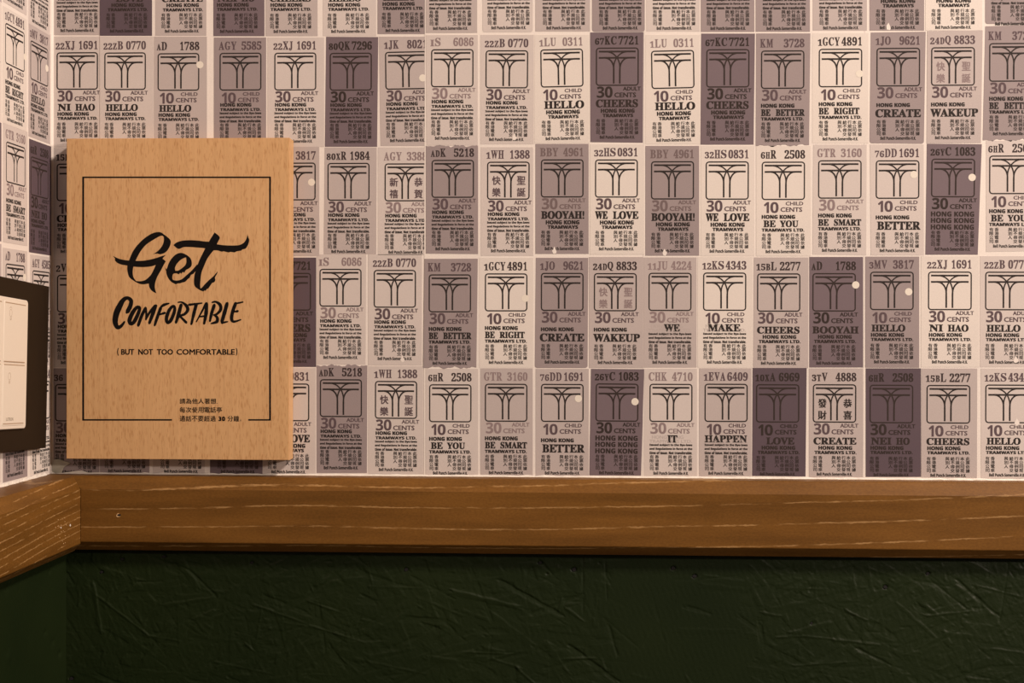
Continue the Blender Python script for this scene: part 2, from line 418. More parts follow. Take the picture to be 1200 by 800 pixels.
def ticket(wall, ex, ey, rect, shade, ser=None, sv='p', kind=30, lay='A', g=None, cj=None, hole=None, notch=None, tt=0, tb=0, rb=0, tilt=0, lv=None, fv=None, where=''):
    """ex,ey: emblem corner in the photo; rect: l,t,r,b of the paper (or four corners); sv: strength of the serial's ink"""
    global TICKETS
    left = wall == 'left'
    on = onX if left else onY
    E_ = on(ex, ey)
    if len(rect) == 4 and not isinstance(rect[0], tuple): l, t, r, b = rect; cs = [(l, t), (r, t), (r, b), (l, b)]
    else: cs = rect
    cs = [on(*c) for c in cs]; c = [(a-E_[0], E_[1]-b) for a, b in cs]
    if tilt:
        ct, st = math.cos(math.radians(-tilt)), math.sin(math.radians(-tilt))
        c = [(x*ct-y*st, x*st+y*ct) for x, y in c]
    if lv is None:
        mid = (cs[0][0]+cs[1][0])/2
        lv = 0 if left else LV['ABCDE'[max(i for i in range(5) if mid > XS[i])]]
    P = outline(c, tt, tb, rb)
    TICKETS += 1
    zz = .00002*(1+TICKETS % 3)
    me = prism_xz('ticket', [(x*S, -y*S) for x, y in P], -.00009-zz, 0)
    o = link('ticket', me, PAPER[shade], wall_left if left else wall_back)
    o['ticket'] = 1
    if left: o.location = (lv, E_[0]*S, E_[1]*S+Z0); o.rotation_euler = (0, math.radians(tilt), math.radians(90)); o.rotation_euler = (Matrix.Rotation(math.radians(90), 3, 'Z') @ Matrix.Rotation(math.radians(tilt), 3, 'Y')).to_euler()
    else: o.location = (E_[0]*S, -lv, E_[1]*S+Z0); o.rotation_euler = (0, math.radians(tilt), 0)
    dark = shade in ('d', 'dd')
    K = INK['dk'] if dark else INK['k']
    IS = INK['sf'] if (sv == 's') else K if dark else INK[sv]
    if fv is None: fv = sv
    if shade == 'm' and sv == 'f': IS = INK['f2']
    IF = INK['f2'] if shade == 'm' and fv == 'f' else INK['p'] if fv == 's' and not dark else K if dark else INK[fv]
    yy = -.00013-zz
    def part(name, me_, mt, dy=0):
        q = link(name, withmat(me_, mt), None, o); q.location = (0, yy-dy, 0); return q
    part('tram_emblem', pm(emblem), K)
    if ser: part('serial_number', pm(serial, ser), IS)
    part('fare_text', pm(fare, kind), IF, .00001)
    if lay in ('A', 'B', 'BC', 'C', 'D', 'E', 'F'): part('company_name', pm(company, lay), K)
    if g: part('greeting', pm(greeting, g, lay), K)
    if lay in ('A', 'G'): part('conditions_text', pm(conditions), K)
    if lay == 'G': part('ghost_print', pm(ghost), INK['g'], -.00001)
    part('chinese_text', pm(chinese), K)
    part('imprint_line', pm(imprint), K)
    if cj: part('seal_characters', pm(seal, cj[0]), INK[cj[1]])
    if hole:
        h = on(*hole); q = link('punch_hole', withmat(pm(disc, 'punch_hole', 4.3*S), PAPER['hole']), None, o)
        q.location = ((h[0]-E_[0])*S, yy-.00004, (h[1]-E_[1])*S)
    if notch:
        h = on(*notch); pts = []
        for i in range(14):
            a = math.pi*2*i/14; rr = (2.6+random.uniform(-.4, .6)); pts.append((rr*math.cos(a)*.95, rr*math.sin(a)*1.15-.4))
        pts[3] = (.1, 5.2); pts[4] = (-.9, 4.0)
        q = link('torn_notch', prism_xz('torn_notch', [(x*S, z*S) for x, z in pts], 0, .00001), PAPER['bg'], o)
        q.location = ((h[0]-E_[0])*S, yy-.00004, (h[1]-E_[1])*S)
    if ser:
        lab = '%s ticket %s %s' % (SHADE[shade], ser[0].upper(), ser[1])
        if g: lab += ' saying '+g.title().lower()
        lab += ', '+['top', 'second', 'third', 'fourth', 'bottom'][max(0, min(4, int((ey+70)//129)))]+' row'
        if left: lab += ' of the left wall'
        else:
            USED[lab] = USED.get(lab, 0)+1
            if USED[lab] > 1: lab += ', the right-hand one of two'
        o['label'] = lab
    return o
T = lambda *a, **k: ticket('back', *a, **k)
TL_ = lambda *a, **k: ticket('left', *a, **k)

# row 1: mostly above the frame
T(66.5, -67, (61, -88, 116.8, 41), 'lm', ('22xJ', '1691'))
T(124.5, -66.5, (117.2, -88, 178.3, 42), 'dd', ('10xA', '6969'), lay='BC', g='LOVE')
T(189, -66.5, (182, -88, 242, 42), 'lm', ('3tV', '4888'), lay='BC', g='CREATE')
T(253.5, -66.5, (250.2, -88, 310, 42.5), 'd', ('6hR', '2508'), lay='B', g='NEI HO')
T(316.3, -66.5, (311.5, -88, 372.3, 42.3), 'lm', ('15bL', '2277'), kind=10, lay='B', g='CHEERS')
T(383.8, -66.8, (378.5, -88, 441, 42.5), 'l', ('12KS', '4343'), kind=10, lay='B', g='HELLO')
T(447.5, -68, (442.5, -88, 499, 40), 'm', ('3MV', '3817'), kind=10, lay='B', g='HELLO')
T(503.2, -70.5, (499.2, -92, 559.3, 38.6), 'lm', ('iS', '6086'), 'f')
T(571.3, -71.5, (565.5, -92, 624.5, 38), 'l', ('22zB', '0770'), rb=1)
T(636, -71.5, (627.5, -92, 691.5, 37), 'lm', ('aGY', '3388'), 'f')
T(702, -71.5, (693.8, -92, 755.5, 37.5), 'm', ('adK', '5218'), rb=1)
T(765, -71.5, (757.2, -92, 820, 37), 'l', ('1WH', '1388'))
T(828, -71.5, (821.2, -92, 884, 37.5), 'm', ('80xR', '1984'))
T(893.8, -71.5, (885.5, -92, 949, 37.3), 'm', ('AGY', '5585'), 'f')
T(960, -72.5, (952.3, -92, 1015.8, 36), 'lm', ('80QK', '7296'))
T(1026.3, -73, (1018.8, -94, 1082.8, 36), 'm', ('BBY', '4961'), 'f', lay='C', g='BOOYAH!', notch=(1041, 32))
T(1091.3, -73.5, (1084.2, -94, 1150.8, 36), 'c', ('32HS', '0831'), lay='C', g='WE LOVE')
T(1161.5, -78, (1154.2, -100, 1218, 28.3), 'm', ('67KC', '7721'), lay='A', rb=1)
# row 2
T(66.5, 61.5, (60.8, 43, 116.8, 172.2), 'l', ('22XJ', '1691'), lay='B', g='NI HAO')
T(122.6, 61.8, (117.2, 43, 180, 172), 'l', ('22zB', '0770'), lay='B', g='HELLO')
T(185, 62.6, (180.5, 43, 242.6, 171.5), 'lm', ('aD', '1788'), 's', kind=10, lay='B', g='HELLO', hole=(234.5, 76))
T(257.6, 62.2, (250.8, 44, 312, 172), 'm', ('AGY', '5585'), 'p', kind=10)
T(321.7, 62, (313.8, 44, 380, 172), 'l', ('22XJ', '1691'))
T(386.6, 62.2, ((382.3, 43.2), (443.3, 43.5), (442, 172), (380.8, 172)), 'd', ('80QK', '7296'))
T(451.3, 61, ((444.2, 43), (499, 43), (499, 171), (446, 171)), 'lm', ('1JK', '8021'), hole=(495, 92), tilt=-.8)
T(505.4, 58, ((499.2, 41.3), (560, 41), (560, 170.4), (500, 170.4)), 'l', ('iS', '6086'), 'f')
T(569.3, 59.2, (563, 41, 625.5, 169), 'l', ('22zB', '0770'), notch=(603.5, 161), tilt=.3)
T(633.2, 58.3, (626.2, 41, 690.8, 168), 'c', ('1LU', '0311'), 'f', kind=10, lay='C', g='HELLO', tilt=-1, fv='p')
T(698.4, 56.2, ((691.6, 38.2), (754, 38), (753.3, 167.3), (691.8, 166.5)), 'd', ('67KC', '7721'), lay='C', g='CHEERS')
T(762.9, 59.8, (756.2, 41, 820.3, 169), 'c', ('1LU', '0311'), 'f', kind=10, lay='C', g='HELLO', tilt=-1, fv='p')
T(827.7, 58, ((821.6, 39.5), (884.6, 39.5), (883, 169.5), (820.8, 169.5)), 'd', ('67KC', '7721'), lay='C', g='CHEERS')
T(891.8, 59.5, ((886, 39.3), (949.5, 39.3), (948, 170), (885.5, 171)), 'm', ('KM', '3728'), lay='D', g='BE BETTER', tb=1, rb=0)
T(959.4, 57.5, (951.8, 39, 1017.5, 168), 'c', ('1GCY', '4891'), 's', kind=10, lay='D', g='BE RIGHT', hole=(1007, 86.5))
T(1027, 56.5, ((1020.3, 38.3), (1084.6, 37.3), (1082.5, 168.5), (1018.8, 168)), 'm', ('1JO', '9621'), lay='E', g='CREATE', rb=1)
T(1091, 55.7, ((1086.3, 36.5), (1151.3, 35.8), (1149.3, 167.5), (1085.6, 168)), 'lm', ('24dQ', '8833'), lay='E', g='WAKEUP', cj=(('快樂', '聖誕'), 'f'))
T(1159, 50.8, ((1154.3, 31), (1220, 29), (1218, 164), (1151.3, 164.5)), 'm', ('KM', '3728'), lay='D', g='BE BETTER', tb=1)
# row 3
T(66.6, 191.8, (61.5, 173, 116.8, 302), 'l', ('15bL', '2277'), 's', kind=10, lay='B', g='CHEERS')
T(321, 190.7, (313, 172, 374.3, 300), 'lm', ('3MV', '3817'), hole=(365.2, 213.6))
T(384, 191, ((380.6, 172.8), (441.6, 172.8), (441, 297.8), (379.5, 297.8)), 'lm', ('80xR', '1984'), 's')
T(450.9, 191.6, (443, 172.6, 499, 298.6), 'l', ('AGY', '3388'), 'f', cj=(('新禧', '恭賀'), 'p'))
T(506, 187.5, ((499.2, 171), (560.3, 171), (560.3, 297.5), (499.2, 297)), 'm', ('adK', '5218'), 's', tt=1)
T(571, 189.6, (563.5, 172.5, 625, 299.5), 'l', ('1WH', '1388'), 'p', cj=(('快樂', '聖誕'), 'p'))
T(634, 186.9, (627.5, 168.7, 689.8, 297.4), 'm', ('BBY', '4961'), 'f', lay='C', g='BOOYAH!', notch=(649.7, 294))
T(697.4, 187, (691.2, 169, 755, 298), 'c', ('32HS', '0831'), lay='C', g='WE LOVE')
T(763, 189.1, (756.2, 171, 819.2, 299.5), 'm', ('BBY', '4961'), 'f', lay='C', g='BOOYAH!', notch=(778.8, 296.5))
T(827, 189.3, (821, 171, 884, 300), 'c', ('32HS', '0831'), lay='C', g='WE LOVE')
T(892.6, 189.6, (886, 171, 950, 300), 'c', ('6hR', '2508'), 's', kind=10, lay='D', g='BE YOU')
T(958.7, 187.9, ((953, 169.5), (1015.5, 169.5), (1015, 299), (952, 298)), 'l', ('GTR', '3160'), 'f', lay='D', g='BE SMART')
T(1026.2, 188, ((1019.3, 169.3), (1082.3, 169.3), (1082.5, 299), (1020.2, 299)), 'l', ('76DD', '1691'), 'p', kind=10, lay='E', g='BETTER', hole=(1070.7, 204.6))
T(1091.3, 186, ((1086, 168.5), (1150.3, 169), (1145.5, 298.3), (1084.3, 298.3)), 'd', ('26yC', '1083'), lay='F', hole=(1139, 207.6), tilt=.4)
T(1159, 182.4, ((1155.3, 165), (1220, 164), (1219, 294), (1155.3, 295)), 'l', ('6hR', '2508'), 's', kind=10, lay='D', g='BE YOU')
# row 4
T(67, 322, (61.5, 302.3, 116.8, 430.5), 'l', ('2V', '3817'), 's')
T(315.6, 319.7, ((308, 301.7), (370.6, 301.7), (370.6, 429.7), (308, 429.7)), 'dd', ('67KC', '7721'), lay='C', g='CHEERS')
T(374.6, 315, ((371.3, 298), (429.3, 298), (428.6, 427), (371.3, 427)), 'l', ('iS', '6086'), 'f')
T(438.2, 316.2, (431.5, 298, 494.6, 428), 'l', ('22zB', '0770'), 'p', notch=(471.6, 421))
T(502.6, 321.5, ((497.6, 303.2), (560, 303), (558.3, 430.5), (496.2, 430.5)), 'm', ('KM', '3728'), 'p', lay='D', g='BE BETTER', tb=1)
T(568.4, 320.3, (561.8, 302, 625, 431), 'c', ('1GCY', '4891'), 's', kind=10, lay='D', g='BE RIGHT', hole=(615.5, 349.5))
T(634, 319.7, ((628, 302), (689.4, 302), (688.6, 431), (626.8, 431)), 'm', ('1JO', '9621'), 'p', lay='E', g='CREATE', rb=1)
T(696.1, 320, (690.3, 301, 753.8, 431), 'lm', ('24dQ', '8833'), 's', lay='E', g='WAKEUP', cj=(('快樂', '聖誕'), 'f'))
T(760.1, 319.6, (754.2, 301.5, 816.3, 430.5), 'lm', ('11JU', '4224'), 'f', lay='G', g='WE')
T(824, 319.3, (817.4, 301, 882, 431), 'c', ('12KS', '4343'), 'p', kind=10, lay='G', g='MAKE')
T(887.2, 320.3, ((883.4, 301.5), (947.3, 301.5), (947, 431), (882.6, 431)), 'lm', ('15bL', '2277'), 's', lay='BC', g='CHEERS')
T(952, 320, (948.2, 301, 1011.2, 430.4), 'd', ('aD', '1788'), lay='BC', g='BOOYAH', hole=(1002.6, 333.8))
T(1019.6, 318.3, (1013.8, 300.6, 1077, 430.7), 'm', ('3MV', '3817'), 'p', kind=10, lay='B', g='HELLO', hole=(1064.6, 341.8))
T(1087.4, 318.2, (1079, 300, 1147, 430), 'c', ('22XJ', '1691'), 'p', lay='B', g='NI HAO')
T(1154.3, 318.3, (1148, 300, 1220, 430), 'l', ('22zB', '0770'), 'p', lay='B', g='HELLO', notch=(1190, 422))
# row 5
T(64.7, 449.8, (61.8, 431.4, 116.8, 556), 'm', ('36', '1388'), 's')
T(122.5, 448.5, (117.2, 431.4, 175.2, 556), 'm')
T(188, 449, (179.4, 431, 240, 557), 'l')
T(254.5, 449, (246.3, 431, 307.8, 557), 'd')
T(313.6, 449.1, (308.3, 431, 370, 557), 'l', ('32HS', '0831'), 'p', lay='C', g='WE LOVE')
T(375.1, 444.2, ((371, 428), (430.6, 428), (430, 554), (371.2, 554)), 'm', ('adK', '5218'), 's', tt=1)
T(439.6, 446.2, (431.8, 429, 496, 555), 'l', ('1WH', '1388'), 'p', cj=(('快樂', '聖誕'), 'p'))
T(503.1, 450.1, (499, 432, 560.5, 559), 'l', ('6hR', '2508'), 's', kind=10, lay='D', g='BE YOU')
T(568.4, 449.4, (563, 431.5, 624.4, 559), 'lm', ('GTR', '3160'), 'f', lay='D', g='BE SMART')
T(634.1, 449.6, (627.8, 432, 690, 558.5), 'lm', ('76DD', '1691'), 'p', kind=10, lay='E', g='BETTER', hole=(677.8, 466.8))
T(698.2, 449, ((692.6, 432), (754.8, 432.4), (751.2, 557), (690.7, 556.7)), 'd', ('26yC', '1083'), lay='F', hole=(744.2, 470.2), tilt=.3)
T(761.2, 449.5, (754.8, 431.8, 816.8, 557.2), 'l', ('CHK', '4710'), 'f', lay='G', g='IT')
T(825.7, 449.4, (819.3, 431.5, 880.6, 557.5), 'lm', ('1EVA', '6409'), 'p', kind=10, lay='G', g='HAPPEN')
T(886, 450, ((881.9, 431), (945.2, 431), (943.8, 558), (881.3, 557.3)), 'dd', ('10xA', '6969'), kind=10, lay='BC', g='LOVE')
T(952.5, 450, (947.8, 431.4, 1011, 558.6), 'lm', ('3tV', '4888'), 's', lay='BC', g='CREATE', cj=(('發財', '恭喜'), 'k'))
T(1019, 450.6, (1014.3, 431.4, 1079, 558.5), 'dd', ('6hR', '2508'), lay='B', g='NEI HO')
T(1085.6, 450.9, ((1079.7, 431.5), (1145, 431.5), (1144.6, 559.5), (1079.4, 559)), 'lm', ('15bL', '2277'), 's', kind=10, lay='B', g='CHEERS')
T(1154.4, 450.4, ((1149, 431.5), (1220, 431.5), (1219, 561), (1149.4, 560)), 'l', ('12KS', '4343'), 'p', kind=10, lay='B', g='HELLO', notch=(1191.3, 495))
# left wall, columns counted from the corner; given on the wall plane itself
def leftT(y, z, shade, *a, **k):
    """y,z = emblem corner in wall units (y negative, away from the corner)"""
    def inv(Y, Z):
        d = np.array([0., Y, Z])-CAMU; dz = d@AF; return 600+F*(d@AX)/dz, 400-F*(d@AU)/dz
    ex, ey = inv(y, z)
    dl, dt, dr, db = k.pop('m', (5.5, 18.5, 56.5, 111.5))
    rect = tuple(inv(y+a_, z+b_) for a_, b_ in ((-dl, dt), (dr, dt), (dr, -db), (-dl, -db)))
    return ticket('left', ex, ey, rect, shade, *a, **k)
leftT(-130.5, 645, 'l', ('KM', '3728'), lay='D', g='BE BETTER')
leftT(-63.6, 637.5, 'l', ('1JO', '9621'), lay='A')
leftT(-130.5, 512, 'c', ('1GCY', '4891'), 'p', kind=10, lay='D', g='BE RIGHT', m=(7, 17, 57, 111.5), hole=(29.3, 67))
leftT(-63.6, 508, 'lm', ('3MV', '3817'), 'p', kind=10, lay='B', g='HELLO', m=(5, 20, 57.5, 112), hole=(54.6, 80))
leftT(-128.3, 381.2, 'l', ('GTR', '3160'), 'f', lay='D', g='BE SMART', m=(8, 19, 57, 112))
leftT(-62.3, 374, 'dd', ('6hR', '2508'), lay='B', g='NEI HO', m=(4.5, 19.5, 59.2, 111.5))
leftT(-128.9, 246.1, 'l', ('aD', '1788'), 'p', kind=10, lay='B', g='HELLO', m=(8, 17, 57, 112), hole=(28.5, 325))
leftT(-57.5, 242.2, 'l', ('AGY', '4585'), 'p', m=(6, 18, 54, 111))
leftT(-129.2, 116, 'm', ('24dQ', '8833'), m=(6, 17, 58.5, 112))
leftT(-57.5, 112, 'c', ('11JU', '4224'), 'p', m=(6, 17, 54, 110))
# the pattern goes on along the left wall and past the right edge of the picture
PAT = [('lm', ('GTR', '3160'), 'D', 'BE SMART'), ('d', ('67KC', '7721'), 'C', 'CHEERS'), ('c', ('32HS', '0831'), 'C', 'WE LOVE'), ('l', ('22XJ', '1691'), 'B', 'NI HAO'),
       ('m', ('1JO', '9621'), 'E', 'CREATE'), ('c', ('1LU', '0311'), 'C', 'HELLO'), ('lm', ('15bL', '2277'), 'BC', 'CHEERS'), ('l', ('80xR', '1984'), 'A', None), ('m', ('KM', '3728'), 'D', 'BE BETTER')]
for c_ in range(6):
    for r_, z in enumerate((643, 512, 381, 248, 117)):
        sh, se, la, gr = PAT[(c_*2+r_*5) % 9]
        leftT(-196.5-c_*66, z, sh, se, lay=la, g=gr)
for c_ in range(3):
    for r_, y in enumerate((-72, 58, 188, 319, 450)):
        sh, se, la, gr = PAT[(c_*4+r_*7+3) % 9]; x = 1227+c_*67
        T(x, y, (x-7, y-18.5, x+57, y+109), sh, se, lay=la, g=gr)

# ------------------------------------------------------------------ chair rails
ZR = lambda u: Z0+u*S
def rail(name, prof, axis, a0, a1, c0, mat):
    """prof: (out, z) outline in units; swept between a0 and a1; c0(out) gives the mitred start"""
    V = []; n = len(prof); segs = 90
    for i in range(segs+1):
        t = i/segs
        for (out, z) in prof:
            st = c0(out); a = st+(a1-st)*t
            wob = .12*math.sin(a*.05)+.08*math.sin(a*.17+z)
            p = (a, -(out+wob), z) if axis == 0 else (out+wob, a, z)
            V.append((p[0]*S, p[1]*S, p[2]*S+Z0))
    Fc = []
    for i in range(segs):
        for j in range(n):
            k = (j+1) % n; q = (i*n+j, i*n+k, (i+1)*n+k, (i+1)*n+j)
            Fc.append(q if axis == 1 else q[::-1])
    Fc.append(tuple(range(n))); Fc.append(tuple(range(segs*n+n-1, segs*n-1, -1)))
    me = from_py(name, V, Fc)
    bm = bmesh.new(); bm.from_mesh(me); bmesh.ops.recalc_face_normals(bm, faces=bm.faces[:]); bm.to_mesh(me); bm.free()
    return struct(link(name, me, mat))
def profile(o, ft, fb, zt, zb, back, bo):
    # flat top, chamfer, front, lower chamfer, underside
    P = [(back, 0.), (o-bo-.8, zt+.35), (o-bo+.4, zt-.5)]
    P += [(o-.12, ft+.15), (o, ft-.15)]
    P += [(o, fb+.8), (o-.3, fb-.2), (o-1.2, fb-1.)]
    P += [(o-10, zb+.5), (o-10.8, zb), (back, zb)]
    return P
tb_ = rail('trim_1', profile(30, -14.9, -77.2, -1.3, -88.6, .2, 12), 0, 0, XR, lambda out: out*47/30+.3, M_RAIL)
tb_['label'] = 'varnished oak chair rail along the back wall'
tl_ = rail('trim_2', profile(47, -15.5, -79.5, -1.6, -89.6, .2, 11), 1, 0, -1300, lambda out: -(out*30/47)-.2, M_RAIL2)
tl_['label'] = 'varnished oak chair rail along the left wall'
# nail hole and chips
def chip(px, py, r, mat, parent, wall='back', off=30.15, name='nail_hole'):
    on = onY(px, py, -off) if wall == 'back' else onX(px, py, off)
    pts = [((r*(1+random.uniform(-.3, .3)))*math.cos(a)*S, (r*.8*(1+random.uniform(-.3, .3)))*math.sin(a)*S) for a in [i*math.pi/5 for i in range(10)]]
    q = link(name, prism_xz(name, pts, -.00006, .0002), mat, parent)
    if wall == 'back': q.location = (on[0]*S, -off*S, on[1]*S+Z0)
    else: q.location = (off*S, on[0]*S, on[1]*S+Z0); q.rotation_euler = (0, 0, math.pi/2)
    return q
chip(138.6, 603.8, 2.6, M_SPLINT, tb_, name='splintered_rim'); chip(139.6, 603.2, 1.9, M_HOLE, tb_, off=30.4)
chip(71.5, 618, 1.2, M_SEAL, tl_, 'left', 47.3, 'chip'); chip(82.5, 615.2, 1.5, M_SEAL, tl_, 'left', 47.3, 'chip')
for _ in range(26): chip(72+random.gauss(0, 5), 622+random.gauss(0, 9), random.uniform(.35, .7), M_SPLINT, tl_, 'left', 47.2, 'chip')

# sealant bead along the top of the rails
def bead(name, axis, a0, a1, w, h, parent):
    V = []; Fc = []; n = 260
    for i in range(n+1):
        a = a0+(a1-a0)*i/n; ww = w*(1+.25*math.sin(i*.7)+random.uniform(-.2, .2)); hh = h*(1+.2*math.sin(i*1.3)+random.uniform(-.25, .25))
        for (o_, z_) in ((0, hh), (ww*.55, hh*.7), (ww, -.6), (0, -.8)):
            V.append((a*S, -o_*S-.0006, z_*S+Z0) if axis == 0 else (o_*S+.0002, a*S, z_*S+Z0))
    for i in range(n):
        for j in range(3): Fc.append((i*4+j, i*4+j+1, i*4+j+5, i*4+j+4))
    me = from_py(name, V, Fc)
    bm = bmesh.new(); bm.from_mesh(me); bmesh.ops.recalc_face_normals(bm, faces=bm.faces[:]); bm.to_mesh(me); bm.free()
    return link(name, me, M_SEAL, parent)
bead('sealant_bead', 0, 30, XR, 1.3, 1.7, tb_)
bead('sealant_bead', 1, -18, -800, 1.8, 2.6, tl_)

# ------------------------------------------------------------------ green painted strand board below the rail
HOLES = []
def strandboard():
    x0, x1, z1, z0 = 14, 1390, -70, -262; st = 1.0
    nx = int((x1-x0)/st)+1; nz = int((z1-z0)/st)+1
    X = np.linspace(x0, x1, nx)[None, :].repeat(nz, 0); Z = np.linspace(z1, z0, nz)[:, None].repeat(nx, 1)
    H = np.zeros((nz, nx))
    lo = onY(712, 700, -8)[0]; hi = onY(888, 700, -8)[0]     # smooth filled stretch
    def strand(cx, cz, L, Wd, ang, h, groove=.5):
        R = int((L/2+Wd)/st)+3; ix = int((cx-x0)/st); iz = int((z1-cz)/st)
        a, b, c, d = max(0, iz-R), min(nz, iz+R), max(0, ix-R), min(nx, ix+R)
        if a >= b or c >= d: return
        dx = X[a:b, c:d]-cx; dz = Z[a:b, c:d]-cz; ca, sa = math.cos(ang), math.sin(ang)
        u = dx*ca+dz*sa; v = -dx*sa+dz*ca
        # ragged ends, slight taper
        e = (L/2-np.abs(u)+2.2*np.sin(v*1.3+cx)+1.2*np.sin(v*3.1)); s_ = (Wd/2*(1-.35*(u/L+.5))-np.abs(v)+.4*np.sin(u*.21+cz))
        m = np.clip(np.minimum(e, s_)/1.1, 0, 1)
        prof = h*(.55+.45*v/Wd*2)+groove*.16*np.sin(v*2.4+cx)*np.sin(u*.05+cz)
        blk = H[a:b, c:d]; blk[:] = blk*(1-m)+(blk*.45+prof)*m
    for _ in range(4200):
        cx = rng.uniform(x0, x1); cz = rng.uniform(z0, z1)
        if lo < cx < hi and rng.random() < .93: continue
        L = rng.uniform(12, 75); Wd = rng.uniform(2, 13); ang = rng.normal(0, .75) if rng.random() < .8 else rng.uniform(-1.5, 1.5)
        if lo-L*.4 < cx < hi+L*.4 and abs(math.cos(ang)) > .5 and rng.random() < .6: continue
        strand(cx, cz, L, Wd, ang, rng.normal(0, .36), .5)
    def feat(xa, ya, xb, yb, wd, h):            # a strand seen in the photo, by its end points
        a = onY(xa, ya, -8); b = onY(xb, yb, -8); L = math.hypot(b[0]-a[0], b[1]-a[1])
        strand((a[0]+b[0])/2, (a[1]+b[1])/2, L, wd, math.atan2(b[1]-a[1], b[0]-a[0]), h, .3)
    for f in ((108, 682, 118, 740, 7, 1.1), (112, 697, 175, 745, 4, 1.2), (218, 665, 255, 700, 5, -1.1), (175, 745, 210, 751, 3, 1), (296, 708, 360, 731, 4, 1.1),
              (190, 710, 250, 700, 6, .9), (160, 682, 190, 681, 3, -1.3), (363, 705, 400, 718, 3, 1.2), (363, 733, 425, 752, 3, 1.2), (528, 693, 610, 712, 8, 1.1),
              (583, 680, 660, 722, 8, -1.2), (545, 764, 600, 766, 3, 1.2), (605, 782, 625, 800, 4, 1.3), (683, 650, 683, 725, 3, -1.0), (709, 660, 711, 700, 2.5, -1.3),
              (712, 730, 724, 770, 5, -1.1), (662, 712, 683, 727, 5, 1.1), (665, 757, 725, 800, 9, -1.2), (660, 772, 700, 771, 4, 1.2), (906, 747, 945, 745, 3, 1.2),
              (893, 718, 915, 722, 5, 1.1), (930, 780, 1005, 775, 3, 1.0), (1030, 755, 945, 745, 4, 1.0), (988, 714, 1018, 728, 4, 1.2), (1083, 722, 1140, 716, 4, 1.2),
              (1090, 680, 1135, 715, 4, -.9), (1120, 680, 1170, 722, 6, -1.1), (1004, 760, 1045, 780, 5, -1.2), (430, 660, 440, 700, 3, .7), (250, 775, 320, 790, 3, 1.0),
              (285, 752, 300, 765, 3, 1.2), (430, 775, 500, 790, 4, .8), (1140, 685, 1200, 700, 3, .8), (1160, 760, 1200, 765, 4, .8)):
        feat(*f)
    # pits
    for (px, py, r, d) in ((143, 655, 3, 4), (192, 652, 3, 4), (295, 659, 2.5, 4), (476, 667, 3, 4), (482, 668, 2, -1.5), (633, 659, 3.2, 4.5), (641, 672, 2, 3), (672.5, 667, 3.4, 5), (789, 665.5, 3.4, 5),
                           (814, 675, 3.4, 5), (1037.5, 687.5, 3.2, 6), (1087.5, 671.5, 3, 5), (83.5, 795, 3.2, 5), (119, 670, 2.6, 4), (702, 659.5, 1.3, 3), (951, 730, 2.2, 3)):
        c = onY(px, py, -8); q = ((X-c[0])/1.35)**2+(Z-c[1])**2; H -= d*.5*np.exp(-(q/(r*.6)**2)**1.6)
        if r > 2.1 and d > 2: HOLES.append((px, py, r*.75))
    H += .05*np.sin(X*.9+Z*.35)*np.sin(Z*.13)+rng.normal(0, .02, H.shape)
    # light smoothing by thick paint
    K = H.copy(); K[1:-1, 1:-1] = (H[1:-1, 1:-1]*6+H[:-2, 1:-1]+H[2:, 1:-1]+H[1:-1, :-2]+H[1:-1, 2:])/10
    V = np.stack([X*S, -(8+K)*S, Z*S+Z0], -1).reshape(-1, 3)
    idx = np.arange(nx*nz).reshape(nz, nx)
    Q = np.stack([idx[:-1, :-1], idx[1:, :-1], idx[1:, 1:], idx[:-1, 1:]], -1).reshape(-1, 4)
    me = bpy.data.meshes.new('strand_board'); me.vertices.add(len(V)); me.vertices.foreach_set('co', V.ravel())
    me.loops.add(Q.size); me.loops.foreach_set('vertex_index', Q.ravel().astype(np.int32))
    me.polygons.add(len(Q)); me.polygons.foreach_set('loop_start', np.arange(0, Q.size, 4, dtype=np.int32))
    me.update(calc_edges=True); me.validate(); me.polygons.foreach_set('use_smooth', np.ones(len(Q), bool))
    return me
gb = link('strand_board_panel', strandboard(), M_GREEN, wall_back); gb['label'] = 'strand board painted dark green with thick gloss paint'
for a in HOLES: chip(a[0], a[1], a[2], M_HOLE, wall_back, off=8.4, name='pin_hole')  # flat black discs over the pits, their inner shade painted on
me = box_me('board_below', (14*S, -8*S, .02), (1390*S, 0, Z0-261.5*S)); link('lower_board', me, M_GREEN, wall_back)
# left board: flatter, a few knocks
bm = bmesh.new(); nx, nz = 240, 200; grid = []
for i in range(nz+1):
    row = []
    for j in range(nx+1):
        y = -7-(j/nx)*700; z = -72-(i/nz)*215
        h = .25*math.sin(y*.11+z*.05)*math.sin(z*.07)+.12*math.sin((y+z)*.9)*math.sin(z*.31+y*.1)
        row.append(bm.verts.new(((21+h*.5)*S, y*S, z*S+Z0)))
    grid.append(row)
def dent(px, py, r, d):
    c = onX(px, py, 21)
    for row in grid:
        for v in row:
            q = ((v.co.y/S-c[0])**2+((v.co.z-Z0)/S-c[1])**2)/r**2
            if q < 6: v.co.x -= d*S*math.exp(-q)
for a in ((62, 752, 4, 1.5), (53, 741, 3, 1.5), (70, 766, 4, 2.2), (58, 670, 3, 1.5), (10, 770, 6, -1.2), (67, 662, 2, -1), (8, 690, 4, 1.2)): dent(*a)
for i in range(nz):
    for j in range(nx): bm.faces.new((grid[i][j], grid[i][j+1], grid[i+1][j+1], grid[i+1][j]))
bmesh.ops.recalc_face_normals(bm, faces=bm.faces[:])
me = bpy.data.meshes.new('left_board'); bm.to_mesh(me); bm.free()
if me.polygons[0].normal.x < 0: me.flip_normals()
for p in me.polygons: p.use_smooth = True
lb = link('painted_board_panel', me, M_GREEN, wall_left); lb['label'] = 'smoother dark green painted board'
